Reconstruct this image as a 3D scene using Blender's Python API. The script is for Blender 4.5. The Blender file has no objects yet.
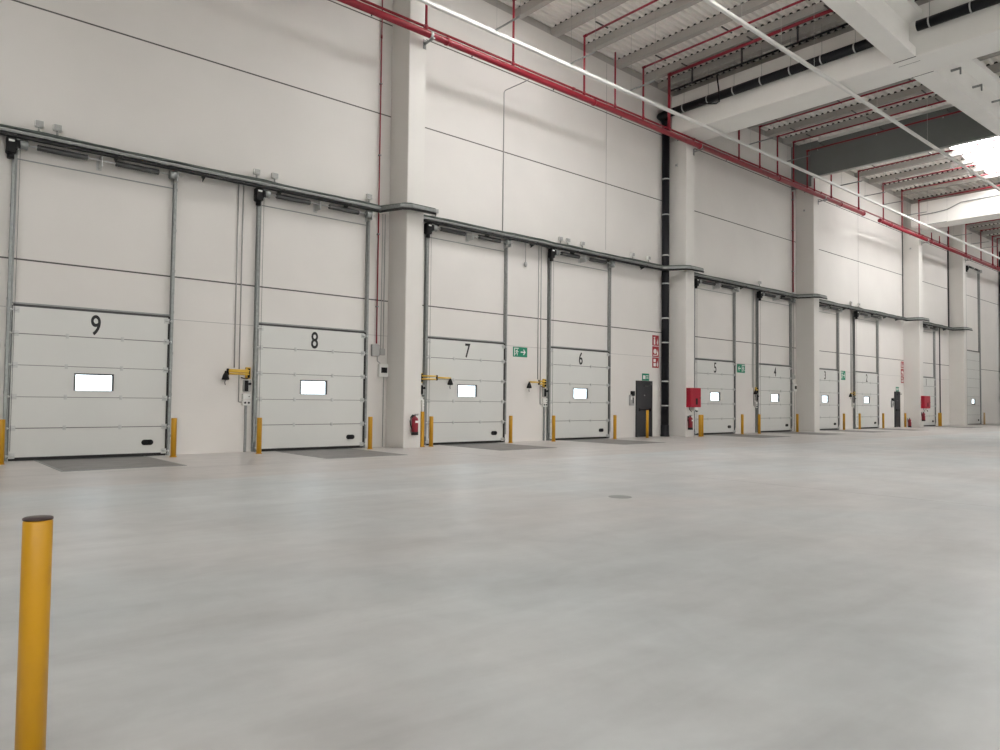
import bpy, bmesh, math, random
from mathutils import Vector, Matrix
random.seed(4)
SC = bpy.context.scene
COL = SC.collection
PI = math.pi

# ------------------------------------------------------------------ materials
def nmat(name, col, rough=.6, metal=0.0, noise=0.0, nscale=3.0, bump=0.0, bscale=40.0, spec=.5, coat=0.0):
    m = bpy.data.materials.new(name); m.use_nodes = True
    nt = m.node_tree; b = nt.nodes['Principled BSDF']
    b.inputs['Roughness'].default_value = rough
    b.inputs['Metallic'].default_value = metal
    b.inputs['Specular IOR Level'].default_value = spec
    b.inputs['Coat Weight'].default_value = coat
    b.inputs['Base Color'].default_value = (*col, 1)
    if noise or bump:
        tc = nt.nodes.new('ShaderNodeTexCoord')
    if noise:
        n = nt.nodes.new('ShaderNodeTexNoise'); n.inputs['Scale'].default_value = nscale
        n.inputs['Detail'].default_value = 5
        nt.links.new(tc.outputs['Object'], n.inputs['Vector'])
        r = nt.nodes.new('ShaderNodeValToRGB')
        r.color_ramp.elements[0].position = .3; r.color_ramp.elements[1].position = .7
        r.color_ramp.elements[0].color = (*[c * (1 - noise) for c in col], 1)
        r.color_ramp.elements[1].color = (*[min(1, c * (1 + noise)) for c in col], 1)
        nt.links.new(n.outputs['Fac'], r.inputs['Fac'])
        nt.links.new(r.outputs['Color'], b.inputs['Base Color'])
    if bump:
        n2 = nt.nodes.new('ShaderNodeTexNoise'); n2.inputs['Scale'].default_value = bscale
        nt.links.new(tc.outputs['Object'], n2.inputs['Vector'])
        bp = nt.nodes.new('ShaderNodeBump'); bp.inputs['Strength'].default_value = bump
        bp.inputs['Distance'].default_value = .01
        nt.links.new(n2.outputs['Fac'], bp.inputs['Height'])
        nt.links.new(bp.outputs['Normal'], b.inputs['Normal'])
    return m

def emit(name, col, s):
    m = bpy.data.materials.new(name); m.use_nodes = True
    nt = m.node_tree
    nt.nodes.remove(nt.nodes['Principled BSDF'])
    e = nt.nodes.new('ShaderNodeEmission'); e.inputs['Color'].default_value = (*col, 1); e.inputs['Strength'].default_value = s
    nt.links.new(e.outputs[0], nt.nodes['Material Output'].inputs['Surface'])
    return m

def floor_mat():
    m = bpy.data.materials.new('polished_concrete'); m.use_nodes = True
    nt = m.node_tree; b = nt.nodes['Principled BSDF']; N = nt.nodes.new; L = nt.links.new
    tc = N('ShaderNodeTexCoord')
    def noise(scale, detail, rough=.6, dist=0.0):
        n = N('ShaderNodeTexNoise'); n.inputs['Scale'].default_value = scale; n.inputs['Detail'].default_value = detail
        n.inputs['Roughness'].default_value = rough; n.inputs['Distortion'].default_value = dist
        L(tc.outputs['Object'], n.inputs['Vector']); return n
    big = noise(.30, 3, .5, .9); mid = noise(1.3, 4, .55, 1.0); fine = noise(6, 4, .6)
    mp = N('ShaderNodeMapping'); mp.inputs['Rotation'].default_value = (0, 0, .5); mp.inputs['Scale'].default_value = (.35, 1.6, 1)
    L(tc.outputs['Object'], mp.inputs['Vector']); stre = noise(1.1, 5, .62, .5); L(mp.outputs[0], stre.inputs['Vector'])
    def madd(x, k, y):
        m_ = N('ShaderNodeMath'); m_.operation = 'MULTIPLY_ADD'; L(x, m_.inputs[0]); m_.inputs[1].default_value = k
        if y is None: m_.inputs[2].default_value = 0
        else: L(y, m_.inputs[2])
        return m_.outputs[0]
    v = madd(big.outputs['Fac'], .33, None); v = madd(mid.outputs['Fac'], .24, v); v = madd(stre.outputs['Fac'], .33, v); v = madd(fine.outputs['Fac'], .10, v)
    r = N('ShaderNodeMapRange'); L(v, r.inputs['Value'])
    r.inputs['From Min'].default_value = .30; r.inputs['From Max'].default_value = .70; r.inputs['To Min'].default_value = .70; r.inputs['To Max'].default_value = 1.30
    hue = noise(.22, 3, .5, .4)
    hr = N('ShaderNodeValToRGB'); he = hr.color_ramp.elements
    he[0].position = .35; he[0].color = (.535, .565, .572, 1); he[1].position = .65; he[1].color = (.570, .557, .547, 1)
    L(hue.outputs['Fac'], hr.inputs['Fac'])
    # the slab strip along the docks was poured separately: warmer, slightly darker concrete
    sx = N('ShaderNodeSeparateXYZ'); L(tc.outputs['Object'], sx.inputs[0])
    wob = N('ShaderNodeMath'); wob.operation = 'MULTIPLY_ADD'; L(mid.outputs['Fac'], wob.inputs[0]); wob.inputs[1].default_value = .3; L(sx.outputs['Y'], wob.inputs[2])
    st = N('ShaderNodeMapRange'); L(wob.outputs[0], st.inputs['Value']); st.inputs['From Min'].default_value = -5.45; st.inputs['From Max'].default_value = -5.2
    apron = N('ShaderNodeMix'); apron.data_type = 'RGBA'; L(st.outputs['Result'], apron.inputs['Factor']); L(hr.outputs['Color'], apron.inputs['A'])
    apron.inputs['B'].default_value = (.525, .500, .482, 1)
    mx = N('ShaderNodeVectorMath'); mx.operation = 'SCALE'; L(apron.outputs['Result'], mx.inputs[0]); L(r.outputs['Result'], mx.inputs['Scale'])
    L(mx.outputs[0], b.inputs['Base Color'])
    a = N('ShaderNodeMath'); a.operation = 'ADD'; L(v, a.inputs[0]); a.inputs[1].default_value = .25
    rr = N('ShaderNodeMapRange'); L(a.outputs[0], rr.inputs['Value'])
    rr.inputs['From Min'].default_value = .55; rr.inputs['From Max'].default_value = 1.0
    rr.inputs['To Min'].default_value = .30; rr.inputs['To Max'].default_value = .38
    L(rr.outputs['Result'], b.inputs['Roughness'])
    b.inputs['Specular IOR Level'].default_value = .45
    bp = N('ShaderNodeBump'); bp.inputs['Strength'].default_value = .02; bp.inputs['Distance'].default_value = .01
    L(mid.outputs['Fac'], bp.inputs['Height']); L(bp.outputs['Normal'], b.inputs['Normal'])
    return m

M = {
 'wall': nmat('white_painted_precast', (.72, .695, .665), .75, noise=.03, nscale=.5, bump=.05, bscale=30),
 'column': nmat('white_painted_column', (.73, .71, .675), .7, noise=.02, nscale=.8),
 'beam': nmat('white_painted_beam', (.86, .845, .81), .7, noise=.03, nscale=.8),
 'purlin': nmat('grey_painted_purlin', (.44, .42, .395), .75, noise=.04, nscale=.8),
 'deck': nmat('corrugated_steel_deck', (.86, .84, .795), .5, noise=.03, nscale=.6),
 'joint': nmat('dark_joint_sealant', (.10, .095, .09), .8),
 'lightjoint': nmat('grey_joint_sealant', (.42, .41, .40), .8),
 'floor': floor_mat(),
 'panel': nmat('door_panel_white_steel', (.66, .665, .64), .45, noise=.015, nscale=1.2, bump=.03, bscale=60),
 'steel': nmat('galvanised_steel', (.30, .315, .308), .45, metal=.45, noise=.12, nscale=14),
 'steel_light': nmat('bright_zinc_steel', (.56, .57, .56), .4, metal=.4, noise=.08, nscale=12),
 'steel_dark': nmat('dark_spring_steel', (.075, .075, .075), .45, metal=.4),
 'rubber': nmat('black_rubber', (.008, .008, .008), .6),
 'black': nmat('black_plastic', (.010, .010, .011), .5, spec=.2),
 'digit': nmat('black_stencil_paint', (.015, .015, .015), .6),
 'yellow': nmat('yellow_bollard_paint', (.56, .285, .006), .40, noise=.04, nscale=4),
 'yellow_arm': nmat('yellow_arm_paint', (.78, .50, .06), .4),
 'red': nmat('red_pipe_paint', (.27, .010, .024), .32, noise=.05, nscale=5),
 'red_sign': nmat('red_sign_print', (.34, .022, .03), .5),
 'cab': nmat('red_cabinet_paint', (.38, .008, .028), .4),
 'green': nmat('green_sign_print', (.008, .23, .13), .45),
 'white': nmat('white_plastic', (.80, .80, .77), .4),
 'trunk': nmat('white_trunking', (.74, .74, .71), .4),
 'pvc': nmat('black_drain_pipe', (.007, .007, .010), .5, spec=.3),
 'dark_door': nmat('anthracite_door', (.024, .025, .029), .5),
 'plate': nmat('worn_leveler_plate', (.235, .225, .215), .55, metal=.2, noise=.12, nscale=3, bump=.15, bscale=80),
 'curtain': nmat('grey_smoke_curtain', (.20, .212, .207), .85, noise=.06, nscale=.8),
 'grey': nmat('grey_plastic', (.40, .40, .39), .5),
 'cable': nmat('green_grey_cable', (.085, .105, .092), .6),
 'slot': nmat('dark_grey_gap', (.20, .20, .195), .7),
 'far': nmat('hall_wall_grey', (.68, .67, .65), .8, noise=.04, nscale=.3),
 'cap': nmat('dark_brown_cap', (.055, .03, .03), .4),
 'wood': nmat('ochre_post_paint', (.60, .42, .22), .6),
 'sky': emit('skylight_daylight', (1.0, .985, .975), 23.5),
}
def glass():
    m = bpy.data.materials.new('clear_glazing'); m.use_nodes = True
    nt = m.node_tree; nt.nodes.remove(nt.nodes['Principled BSDF'])
    t = nt.nodes.new('ShaderNodeBsdfTransparent'); t.inputs[0].default_value = (.95, .97, .97, 1)
    g = nt.nodes.new('ShaderNodeBsdfGlossy'); g.inputs['Roughness'].default_value = .05
    mx = nt.nodes.new('ShaderNodeMixShader'); mx.inputs[0].default_value = .06
    nt.links.new(t.outputs[0], mx.inputs[1]); nt.links.new(g.outputs[0], mx.inputs[2])
    nt.links.new(mx.outputs[0], nt.nodes['Material Output'].inputs['Surface'])
    return m
M['glass'] = glass()

# ------------------------------------------------------------------ mesh builder
class MB:
    def __init__(s): s.v = []; s.f = []; s.sm = []
    def face(s, idx, smooth=False): s.f.append(tuple(idx)); s.sm.append(smooth)
    def box(s, x0, x1, y0, y1, z0, z1, bev=0.0):
        if bev > 0:
            bm = bmesh.new(); bmesh.ops.create_cube(bm, size=1)
            for v in bm.verts:
                v.co = Vector(((x0 + x1) / 2 + v.co.x * (x1 - x0), (y0 + y1) / 2 + v.co.y * (y1 - y0), (z0 + z1) / 2 + v.co.z * (z1 - z0)))
            bmesh.ops.bevel(bm, geom=bm.edges[:], offset=min(bev, .45 * min(abs(x1 - x0), abs(y1 - y0), abs(z1 - z0))), segments=2, affect='EDGES')
            s.bm(bm); bm.free(); return s
        o = len(s.v)
        s.v += [(x0, y0, z0), (x1, y0, z0), (x1, y1, z0), (x0, y1, z0), (x0, y0, z1), (x1, y0, z1), (x1, y1, z1), (x0, y1, z1)]
        for q in ((3, 2, 1, 0), (4, 5, 6, 7), (0, 1, 5, 4), (1, 2, 6, 5), (2, 3, 7, 6), (3, 0, 4, 7)): s.face([o + i for i in q])
        return s
    def bm(s, bm, smooth=False):
        o = len(s.v); bm.verts.index_update()
        s.v += [tuple(v.co) for v in bm.verts]
        for f in bm.faces: s.face([o + v.index for v in f.verts], smooth)
    def hexa(s, pts):
        o = len(s.v); s.v += [tuple(p) for p in pts]
        for q in ((3, 2, 1, 0), (4, 5, 6, 7), (0, 1, 5, 4), (1, 2, 6, 5), (2, 3, 7, 6), (3, 0, 4, 7)): s.face([o + i for i in q])
        return s
    def tube(s, pts, r, n=12, caps=True):
        pts = [Vector(p) for p in pts]; o = len(s.v); k = len(pts)
        ref = None
        for i, p in enumerate(pts):
            a = (p - pts[i - 1]).normalized() if i else (pts[1] - p).normalized()
            b = (pts[i + 1] - p).normalized() if i < k - 1 else a
            t = (a + b).normalized(); sc = 1.0 / max(.4, t.dot(a))
            if ref is None: ref = Vector((0, 0, 1)) if abs(t.z) < .9 else Vector((1, 0, 0))
            u = ref.cross(t)
            if u.length < 1e-3: ref = Vector((1, 0, 0)) if abs(t.x) < .9 else Vector((0, 1, 0)); u = ref.cross(t)
            u.normalize(); w = t.cross(u).normalized()
            rr = r[i] if isinstance(r, (list, tuple)) else r
            # keep ring planar on the mitre, round across the pipe
            for j in range(n):
                an = 2 * PI * j / n
                d = u * math.cos(an) + w * math.sin(an)
                perp = d - a * d.dot(a)
                s.v.append(tuple(p + d * rr * (1.0 if i in (0, k - 1) else 1.0 / max(.5, perp.length))))
            ref = w.cross(t) * 0 + ref
        for i in range(k - 1):
            for j in range(n):
                s.face((o + i * n + j, o + i * n + (j + 1) % n, o + (i + 1) * n + (j + 1) % n, o + (i + 1) * n + j), True)
        if caps:
            s.face([o + j for j in reversed(range(n))]); s.face([o + (k - 1) * n + j for j in range(n)])
        return s
    def cyl(s, p0, p1, r0, r1=None, n=16):
        return s.tube([p0, p1], [r0, r0 if r1 is None else r1], n)
    def lathe(s, prof, c=(0, 0, 0), n=20, axis='z'):
        o = len(s.v); k = len(prof)
        for r, z in prof:
            for j in range(n):
                a = 2 * PI * j / n
                if axis == 'z': s.v.append((c[0] + r * math.cos(a), c[1] + r * math.sin(a), c[2] + z))
                else: s.v.append((c[0] + r * math.cos(a), c[1] + z, c[2] + r * math.sin(a)))
        fl = axis != 'z'
        for i in range(k - 1):
            for j in range(n):
                q = (o + i * n + j, o + i * n + (j + 1) % n, o + (i + 1) * n + (j + 1) % n, o + (i + 1) * n + j)
                s.face(q[::-1] if fl else q, True)
        s.face([o + j for j in (range(n) if fl else reversed(range(n)))]); t = [o + (k - 1) * n + j for j in range(n)]
        s.face(t[::-1] if fl else t)
        return s
    def prism(s, poly, y0, y1):   # polygon in x,z extruded along y
        o = len(s.v); n = len(poly)
        s.v += [(x, y0, z) for x, z in poly] + [(x, y1, z) for x, z in poly]
        s.face([o + i for i in range(n)]); s.face([o + n + i for i in reversed(range(n))])
        for i in range(n): s.face((o + (i + 1) % n, o + i, o + n + i, o + n + (i + 1) % n))
        return s
    def prism_x(s, poly, x0, x1):  # polygon in y,z extruded along x
        o = len(s.v); n = len(poly)
        s.v += [(x0, y, z) for y, z in poly] + [(x1, y, z) for y, z in poly]
        s.face([o + i for i in reversed(range(n))]); s.face([o + n + i for i in range(n)])
        for i in range(n): s.face((o + i, o + (i + 1) % n, o + n + (i + 1) % n, o + n + i))
        return s
    def mesh(s, name, mat):
        me = bpy.data.meshes.new(name); me.from_pydata(s.v, [], s.f); me.validate()
        if len(me.polygons) == len(s.sm): me.polygons.foreach_set('use_smooth', s.sm)
        bm = bmesh.new(); bm.from_mesh(me); bmesh.ops.recalc_face_normals(bm, faces=bm.faces[:]); bm.to_mesh(me); bm.free()
        me.materials.append(mat); return me
    def build(s, name, mat, parent=None, loc=(0, 0, 0), rot=None):
        return put(name, s.mesh(name, M[mat] if isinstance(mat, str) else mat), parent, loc, rot)

def put(name, me, parent=None, loc=(0, 0, 0), rot=None):
    o = bpy.data.objects.new(name, me); COL.objects.link(o); o.location = loc
    if rot: o.rotation_euler = rot
    if parent is not None: o.parent = parent
    return o
def tag(o, label, cat, group=None, kind=None):
    o['label'] = label; o['category'] = cat
    if group: o['group'] = group
    if kind: o['kind'] = kind
    return o
def thing(name, label, cat, loc=(0, 0, 0), group=None, kind=None, rz=0):
    o = bpy.data.objects.new(name, None); COL.objects.link(o); o.location = loc; o.rotation_euler.z = rz
    o.empty_display_size = .2
    return tag(o, label, cat, group, kind)
CACHE = {}
def cpart(key, name, mat, parent, fn, loc=(0, 0, 0), rot=None, label=None):
    """a part whose mesh data is shared between copies"""
    if key not in CACHE:
        mb = MB(); fn(mb); CACHE[key] = mb.mesh(name, M[mat])
    o = put(name, CACHE[key], parent, loc, rot)
    if label: o['label'] = label
    return o

def text_mesh(txt, h, wscale=1.0, depth=.002):
    cu = bpy.data.curves.new('glyph', 'FONT'); cu.body = txt; cu.align_x = 'CENTER'; cu.extrude = depth; cu.offset = .012
    ob = bpy.data.objects.new('glyph', cu); COL.objects.link(ob)
    bpy.context.view_layer.update()
    dg = bpy.context.evaluated_depsgraph_get()
    me = bpy.data.meshes.new_from_object(ob.evaluated_get(dg))
    bpy.data.objects.remove(ob); bpy.data.curves.remove(cu)
    zs = [v.co.y for v in me.vertices]; xs = [v.co.x for v in me.vertices]
    z0, z1 = min(zs), max(zs); xc = (min(xs) + max(xs)) / 2; k = h / (z1 - z0)
    for v in me.vertices:
        x, y, z = v.co
        v.co = ((x - xc) * k * wscale, -z, (y - z0) * k)
    me.materials.clear()
    return me

# ------------------------------------------------------------------ geometry of the hall
CAM_H, CAM_Y = 1.30, -17.27
X0, X1, Y0 = -24.0, 86.0, -46.0
COLS = [-1.15, 11.05, 23.85, 34.25, 47.6, 55.45, 67.2, 79.5]       # column centres along the dock wall
VX = [-24, -1, 11.2, 23.7, 34.3, 47.7, 60, 72, 86]                  # roof valleys and ridges
VZ = [13.6, 13.6, 13.86, 13.60, 13.85, 13.90, 14.0, 14.1, 14.1]
def zroof(x):                                                       # top of the wall = underside of the purlins
    for i in range(len(VX) - 1):
        if x <= VX[i + 1]:
            t = (x - VX[i]) / (VX[i + 1] - VX[i]); return VZ[i] + t * (VZ[i + 1] - VZ[i])
    return VZ[-1]
PUR = .25                                                           # purlin depth

DOORS = [('9', 3.56), ('8', 8.60), ('7', 13.63), ('6', 18.65), ('5', 26.98), ('4', 31.97), ('3', 37.02), ('2', 42.05), ('1', 51.0), ('', 60.1)]
DOORS = [(n, c * .995) for n, c in DOORS]
PDOORS = [22.14, 46.22]

# floor
fl = MB(); fl.box(X0, X1, Y0, 0.3, -.3, 0).build('floor', 'floor')
tag(bpy.data.objects['floor'], 'pale grey polished concrete floor with cloudy trowel mottling', 'floor', kind='structure')
# saw cut joints of the slab
tj = MB()
for x in (11.05, 23.85, 34.25, 47.6): tj.box(x - .004, x + .004, -44, -1.2, 0, .0006)
for y in (-3.35,): tj.box(-20, 80, y - .004, y + .004, 0, .0006)
tag(tj.build('trim_1', 'lightjoint'), 'thin saw cut joints across the concrete floor slab', 'floor joint', kind='structure')

# dock wall with door openings (solid between)
wb = MB(); OP = 1.38; OH = 3.04
edges = sorted([(c - OP, c + OP, OH if n else 3.04) for n, c in DOORS])
x = X0
TH = .22
def wall_seg(xa, xb, za):
    # top follows the roof line
    cuts = [xa] + [v for v in VX if xa < v < xb] + [xb]
    for a, b in zip(cuts[:-1], cuts[1:]):
        wb.hexa([(a, 0, za), (b, 0, za), (b, TH, za), (a, TH, za), (a, 0, zroof(a)), (b, 0, zroof(b)), (b, TH, zroof(b)), (a, TH, zroof(a))])
for a, b, h in edges:
    wall_seg(x, a, 0); wall_seg(a, b, h); x = b
wall_seg(x, X1, 0)
tag(wb.build('wall_back', 'wall'), 'tall white precast panel wall carrying the row of dock doors', 'wall', kind='structure')
cl = MB()
for a, b in zip(VX[:-1], VX[1:]):
    cl.hexa([(a, .06, zroof(a) - .02), (b, .06, zroof(b) - .02), (b, TH, zroof(b) - .02), (a, TH, zroof(a) - .02), (a, .06, zroof(a) + PUR + .08), (b, .06, zroof(b) + PUR + .08), (b, TH, zroof(b) + PUR + .08), (a, TH, zroof(a) + PUR + .08)])
tag(cl.build('trim_5', 'purlin'), 'grey closing strip between the wall top and the roof deck', 'closing strip', kind='structure')
# joints between the wall panels
jt = MB()
for z in (4.03, 9.23, 11.83):
    a = X0
    for c in [c for c in COLS] + [X1 + .27]:
        jt.box(a, min(c - .27, X1), -.004, .001, z - .016, z + .016); a = c + .27
tag(jt.build('trim_2', 'joint'), 'dark horizontal joints between the white wall panels', 'wall joint', kind='structure')
jt = MB()
for z in (3.06,):
    xs = []
    prev = X0
    for a, b, h in edges:
        jt.box(prev + .2 if prev > X0 else prev, a - .2, -.003, .001, z - .006, z + .006); prev = b
for xx in (19.92, 41.05): jt.box(xx - .012, xx + .012, -.003, .001, 6.8, zroof(xx) - .02)
tag(jt.build('trim_3', 'lightjoint'), 'faint grey seams on the white wall between the doors and upper panels', 'wall seam', kind='structure')
# other walls of the hall (behind and beside the camera, and the far end)
def plain_wall(name, x0, x1, y0, y1, lab):
    mb = MB(); mb.box(x0, x1, y0, y1, 0, 14.6)
    tag(mb.build(name, 'far'), lab, 'wall', kind='structure')
plain_wall('wall_front', X0, X1, Y0 - .2, Y0, 'plain grey wall closing the hall behind the camera')
plain_wall('wall_left', X0 - .2, X0, Y0, TH, 'plain grey wall closing the left end of the hall')
plain_wall('wall_right', X1, X1 + .2, Y0, TH, 'plain grey wall closing the far right end of the hall')

# roof deck: trapezoidal ribs running along x, with skylight strips left out
SKY = []   # (x0,x1,y0,y1)
def add_sky(x0, x1, y0, y1): SKY.append((x0, x1, y0, y1))
add_sky(38.6, 46.3, -7.2, -4.9)
add_sky(12.0, 16.4, -8.2, -4.9)
add_sky(-6.4, -4.4, -7.2, -5.2)  # made-up small strip, added to brighten the column's left side
for bx0, bx1 in ((-21, -3), (1, 9.5), (13, 21.5), (36.2, 46.3), (50, 58.5)):  # unseen deep rows, sized for the light they send to wall and ceiling
    for yy, ww in ((-41.6, 3.6),): add_sky(bx0, bx1, yy, yy + ww)
for bx0, bx1 in ((26, 33),):  # narrower unseen deep row, likewise sized for its light
    for yy, ww in ((-41.6, 3.0),): add_sky(bx0, bx1, yy, yy + ww)
for bx0, bx1 in ((50, 58.5), (62, 70)):
    add_sky(bx0, bx1, -10.6, -8.4)
dk = MB(); per = .25
def zdeck(x): return zroof(x) + PUR
y = 0.25
prof = [(0, 0), (.08, 0), (.11, .09), (.215, .09), (.25, 0)]
cuts_all = sorted(set(VX + [s[0] for s in SKY] + [s[1] for s in SKY]))
while y > Y0:
    yc = y - per / 2
    for a, b in zip(cuts_all[:-1], cuts_all[1:]):
        m_ = (a + b) / 2
        if any(s[0] <= m_ <= s[1] and s[2] < yc < s[3] for s in SKY): continue
        za, zb = zdeck(a), zdeck(b)
        o = len(dk.v)
        for dy, dz in prof:
            dk.v.append((a, y - dy, za + dz)); dk.v.append((b, y - dy, zb + dz))
        for i in range(len(prof) - 1):
            dk.face((o + 2 * i, o + 2 * i + 1, o + 2 * i + 3, o + 2 * i + 2))
    y -= per
# opaque insulation above the steel so that no sky leaks in
for a, b in zip(cuts_all[:-1], cuts_all[1:]):
    ys = sorted(set([.25, Y0] + [v for s in SKY if s[0] <= (a + b) / 2 <= s[1] for v in (s[2], s[3])]))
    for c, d in zip(ys[:-1], ys[1:]):
        dk.hexa([(a, c, zdeck(a) + .10), (b, c, zdeck(b) + .10), (b, d, zdeck(b) + .10), (a, d, zdeck(a) + .10), (a, c, zdeck(a) + .2), (b, c, zdeck(b) + .2), (b, d, zdeck(b) + .2), (a, d, zdeck(a) + .2)])
tag(dk.build('ceiling', 'deck'), 'corrugated light grey steel roof deck above the purlins', 'ceiling', kind='structure')
SKY_M = M['sky']
for i, (a, b, c, d) in enumerate(SKY):
    s = MB(); s.hexa([(a, c, zdeck(a) + .02), (b, c, zdeck(b) + .02), (b, d, zdeck(b) + .02), (a, d, zdeck(a) + .02), (a, c, zdeck(a) + .06), (b, c, zdeck(b) + .06), (b, d, zdeck(b) + .06), (a, d, zdeck(a) + .06)])
    o = s.build('window_%d' % (i + 1), SKY_M)
    tag(o, 'bright skylight strip in the roof beyond the dark smoke curtain' if i == 0 else 'unseen skylight strip in the roof, placed to light the hall', 'skylight', None if i == 0 else 'skylights further into the hall', 'structure')

# ------------------------------------------------------------------ columns
CW, CD = .55, .90
col_top = {23.85: 11.6, 47.6: 12.0}
col_lab = ['white concrete column left of dock door 9', 'white concrete column between dock doors 8 and 7', 'white concrete column beside the black drainpipe, between doors 6 and 5',
           'white concrete column between dock doors 4 and 3', 'white concrete column between dock doors 2 and 1', 'white concrete column left of the farthest dock door',
           'white concrete column beside the farthest black drainpipe', 'white concrete column beyond the farthest drainpipe']
for c, lab in zip(COLS, col_lab):
    top = col_top.get(c, zroof(c))
    mb = MB(); mb.box(c - CW / 2, c + CW / 2, -CD, 0, 0, top, .012)
    tag(mb.build('column', 'column'), lab, 'column', 'concrete columns along the dock wall', 'structure')

# ------------------------------------------------------------------ beams
def bar_y(name, mat, x0, x1, y0, y1, z0, z1, lab, cat, group=None, bev=.02):
    mb = MB(); mb.box(x0, x1, y0, y1, z0, z1, bev)
    return tag(mb.build(name, mat), lab, cat, group, 'structure')
BB = (23.0, 24.42, 11.6)
bar_y('roof_beam', 'beam', BB[0], BB[1], Y0, -.62, BB[2], zroof(23.7) - .50, 'wide white main beam running out from the column beside the black drainpipe', 'beam')
DB = (46.9, 48.3, 12.0)
bar_y('roof_beam', 'beam', DB[0], DB[1], Y0, -.62, DB[2], zroof(47.6) - .50, 'white main beam lit brightly by the skylight, with a cable along its side', 'beam')
FB = (66.5, 67.9, 12.0)
bar_y('roof_beam', 'beam', FB[0], FB[1], Y0, -.62, FB[2], zroof(67.2) - .50, 'farthest white main beam at the right end', 'beam')
LB = (-1.9, -.4, 11.6)
bar_y('roof_beam', 'beam', LB[0], LB[1], Y0, -.62, LB[2], zroof(-1.15) - .50, 'white main beam at the left end above door 9', 'beam')
# secondary girders along x, I-section, bottom follows the roof slope
def girder(xa, xb, yc, za, zb, lab):
    poly = [(-.30, 0), (.30, 0), (.30, .28), (.12, .40), (.12, 1.02), (.48, 1.14), (.48, 1.34), (-.48, 1.34), (-.48, 1.14), (-.12, 1.02), (-.12, .40), (-.30, .28)]
    mb = MB(); n = len(poly)
    ta = min(1.0, (zroof(xa) - za) / 1.36); tb = min(1.0, (zroof(xb) - zb) / 1.36)
    mb.v = [(xa, yc + y, za + z * ta) for y, z in poly] + [(xb, yc + y, zb + z * tb) for y, z in poly]
    mb.face(list(reversed(range(n)))); mb.face([n + i for i in range(n)])
    for i in range(n): mb.face((i, (i + 1) % n, n + (i + 1) % n, n + i))
    o = mb.build('roof_girder', 'beam'); tag(o, lab, 'beam', None, 'structure')
    for k in range(1, 4):                                   # steel hanger brackets on the web
        t = k / 4.2; bx = xa + (xb - xa) * t; bz = za + (zb - za) * t
        h = MB(); h.box(bx - .03, bx + .03, yc - .42, yc - .12, bz + .62, bz + .68).box(bx - .03, bx + .03, yc - .42, yc - .38, bz + .45, bz + .68)
        h.build('hanger_bracket', 'steel', o)
    return o
GY = -8.98
girder(11.2, BB[0], GY, 12.02, 11.61, 'white girder sloping down to the near side of the main beam, at the top right')
girder(BB[1], 33.45, GY, 11.61, 11.95, 'white girder rising from the main beam towards the smoke curtain')
girder(35.1, DB[0], GY, 12.1, 12.0, 'white girder beyond the smoke curtain meeting the bright beam')
girder(DB[1], FB[0], GY, 12.0, 12.1, 'white girder beyond the bright main beam')
girder(LB[1], 11.0, GY, 11.65, 12.0, 'white girder over the left bay in front of door 9')
# bearing joints where girders sit against the main beam
bj = MB()
for yy in (GY,):
    bj.box(BB[0] - .012, BB[0] + .004, yy - .31, yy + .31, 11.595, 11.615)
    bj.box(BB[1] - .004, BB[1] + .012, yy - .31, yy + .31, 11.595, 11.615)
    bj.box(BB[0] + .35, BB[0] + .36, yy - .3, yy + .3, 11.594, 11.60)
tag(bj.build('trim_4', 'joint'), 'thin dark bearing joints where the girders meet the main beam', 'beam joint', kind='structure')

# ------------------------------------------------------------------ purlins
n_p = 0
def purlins(x0, x1, n, lab):
    for i in range(n):
        xx = x0 + (x1 - x0) * i / max(1, n - 1)
        mb = MB(); z = zroof(xx)
        mb.prism([(xx - .11, z), (xx + .11, z), (xx + .14, z + PUR), (xx - .14, z + PUR)], Y0, .2)
        o = mb.build('roof_purlin', 'purlin'); tag(o, lab, 'purlin', lab, 'structure')
        MB().box(xx - .10, xx + .10, Y0, .05, z + PUR - .002, z + PUR + .085).build('rib_gap_shade', 'rubber', o)  # black filler that paints the shade in the deck rib gaps
purlins(23.15, 24.3, 2, 'grey purlin passing directly over the main beam')
purlins(12.25, 22.2, 7, 'grey purlin under the roof deck over doors 7 and 6, before the main beam')
purlins(25.0, 32.9, 6, 'grey purlin under the roof deck between the main beam and the smoke curtain')
purlins(35.5, 46.3, 7, 'grey purlin under the roof deck between the smoke curtain and the bright beam')
purlins(49.0, 65.8, 10, 'grey purlin under the farthest stretch of roof deck')
purlins(.4, 10.4, 7, 'grey purlin under the roof deck over doors 9 and 8')

# smoke curtain with batten
sc_ = thing('smoke_curtain', 'dark grey smoke curtain hanging across the roof past the main beam', 'smoke curtain', (33.55, 0, 12.12))
mb = MB(); mb.box(-.02, .02, Y0 + .1, -1.0, 0, zroof(33.5) - 12.14); mb.build('curtain_sheet', 'curtain', sc_)
mb = MB(); mb.box(-.02, .02, -1.0, -.02, -.42, zroof(33.5) - 12.14); mb.build('curtain_end', 'curtain', sc_)
mb = MB(); mb.box(-.03, .12, Y0 + .1, -1.15, -.05, 0); mb.build('batten', 'steel_light', sc_)
mb = MB(); mb.box(-.16, -.03, Y0 + .1, -1.4, zroof(33.5) - 12.24, zroof(33.5) - 12.14); mb.build('head_rail', 'beam', sc_)
# ridge beam hidden behind / above the near ridge column
bar_y('roof_beam', 'beam', 10.75, 11.35, Y0, 0, zroof(11.05) - .0, zroof(11.05) + .3, 'white ridge beam above the column between doors 8 and 7', 'beam')

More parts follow.
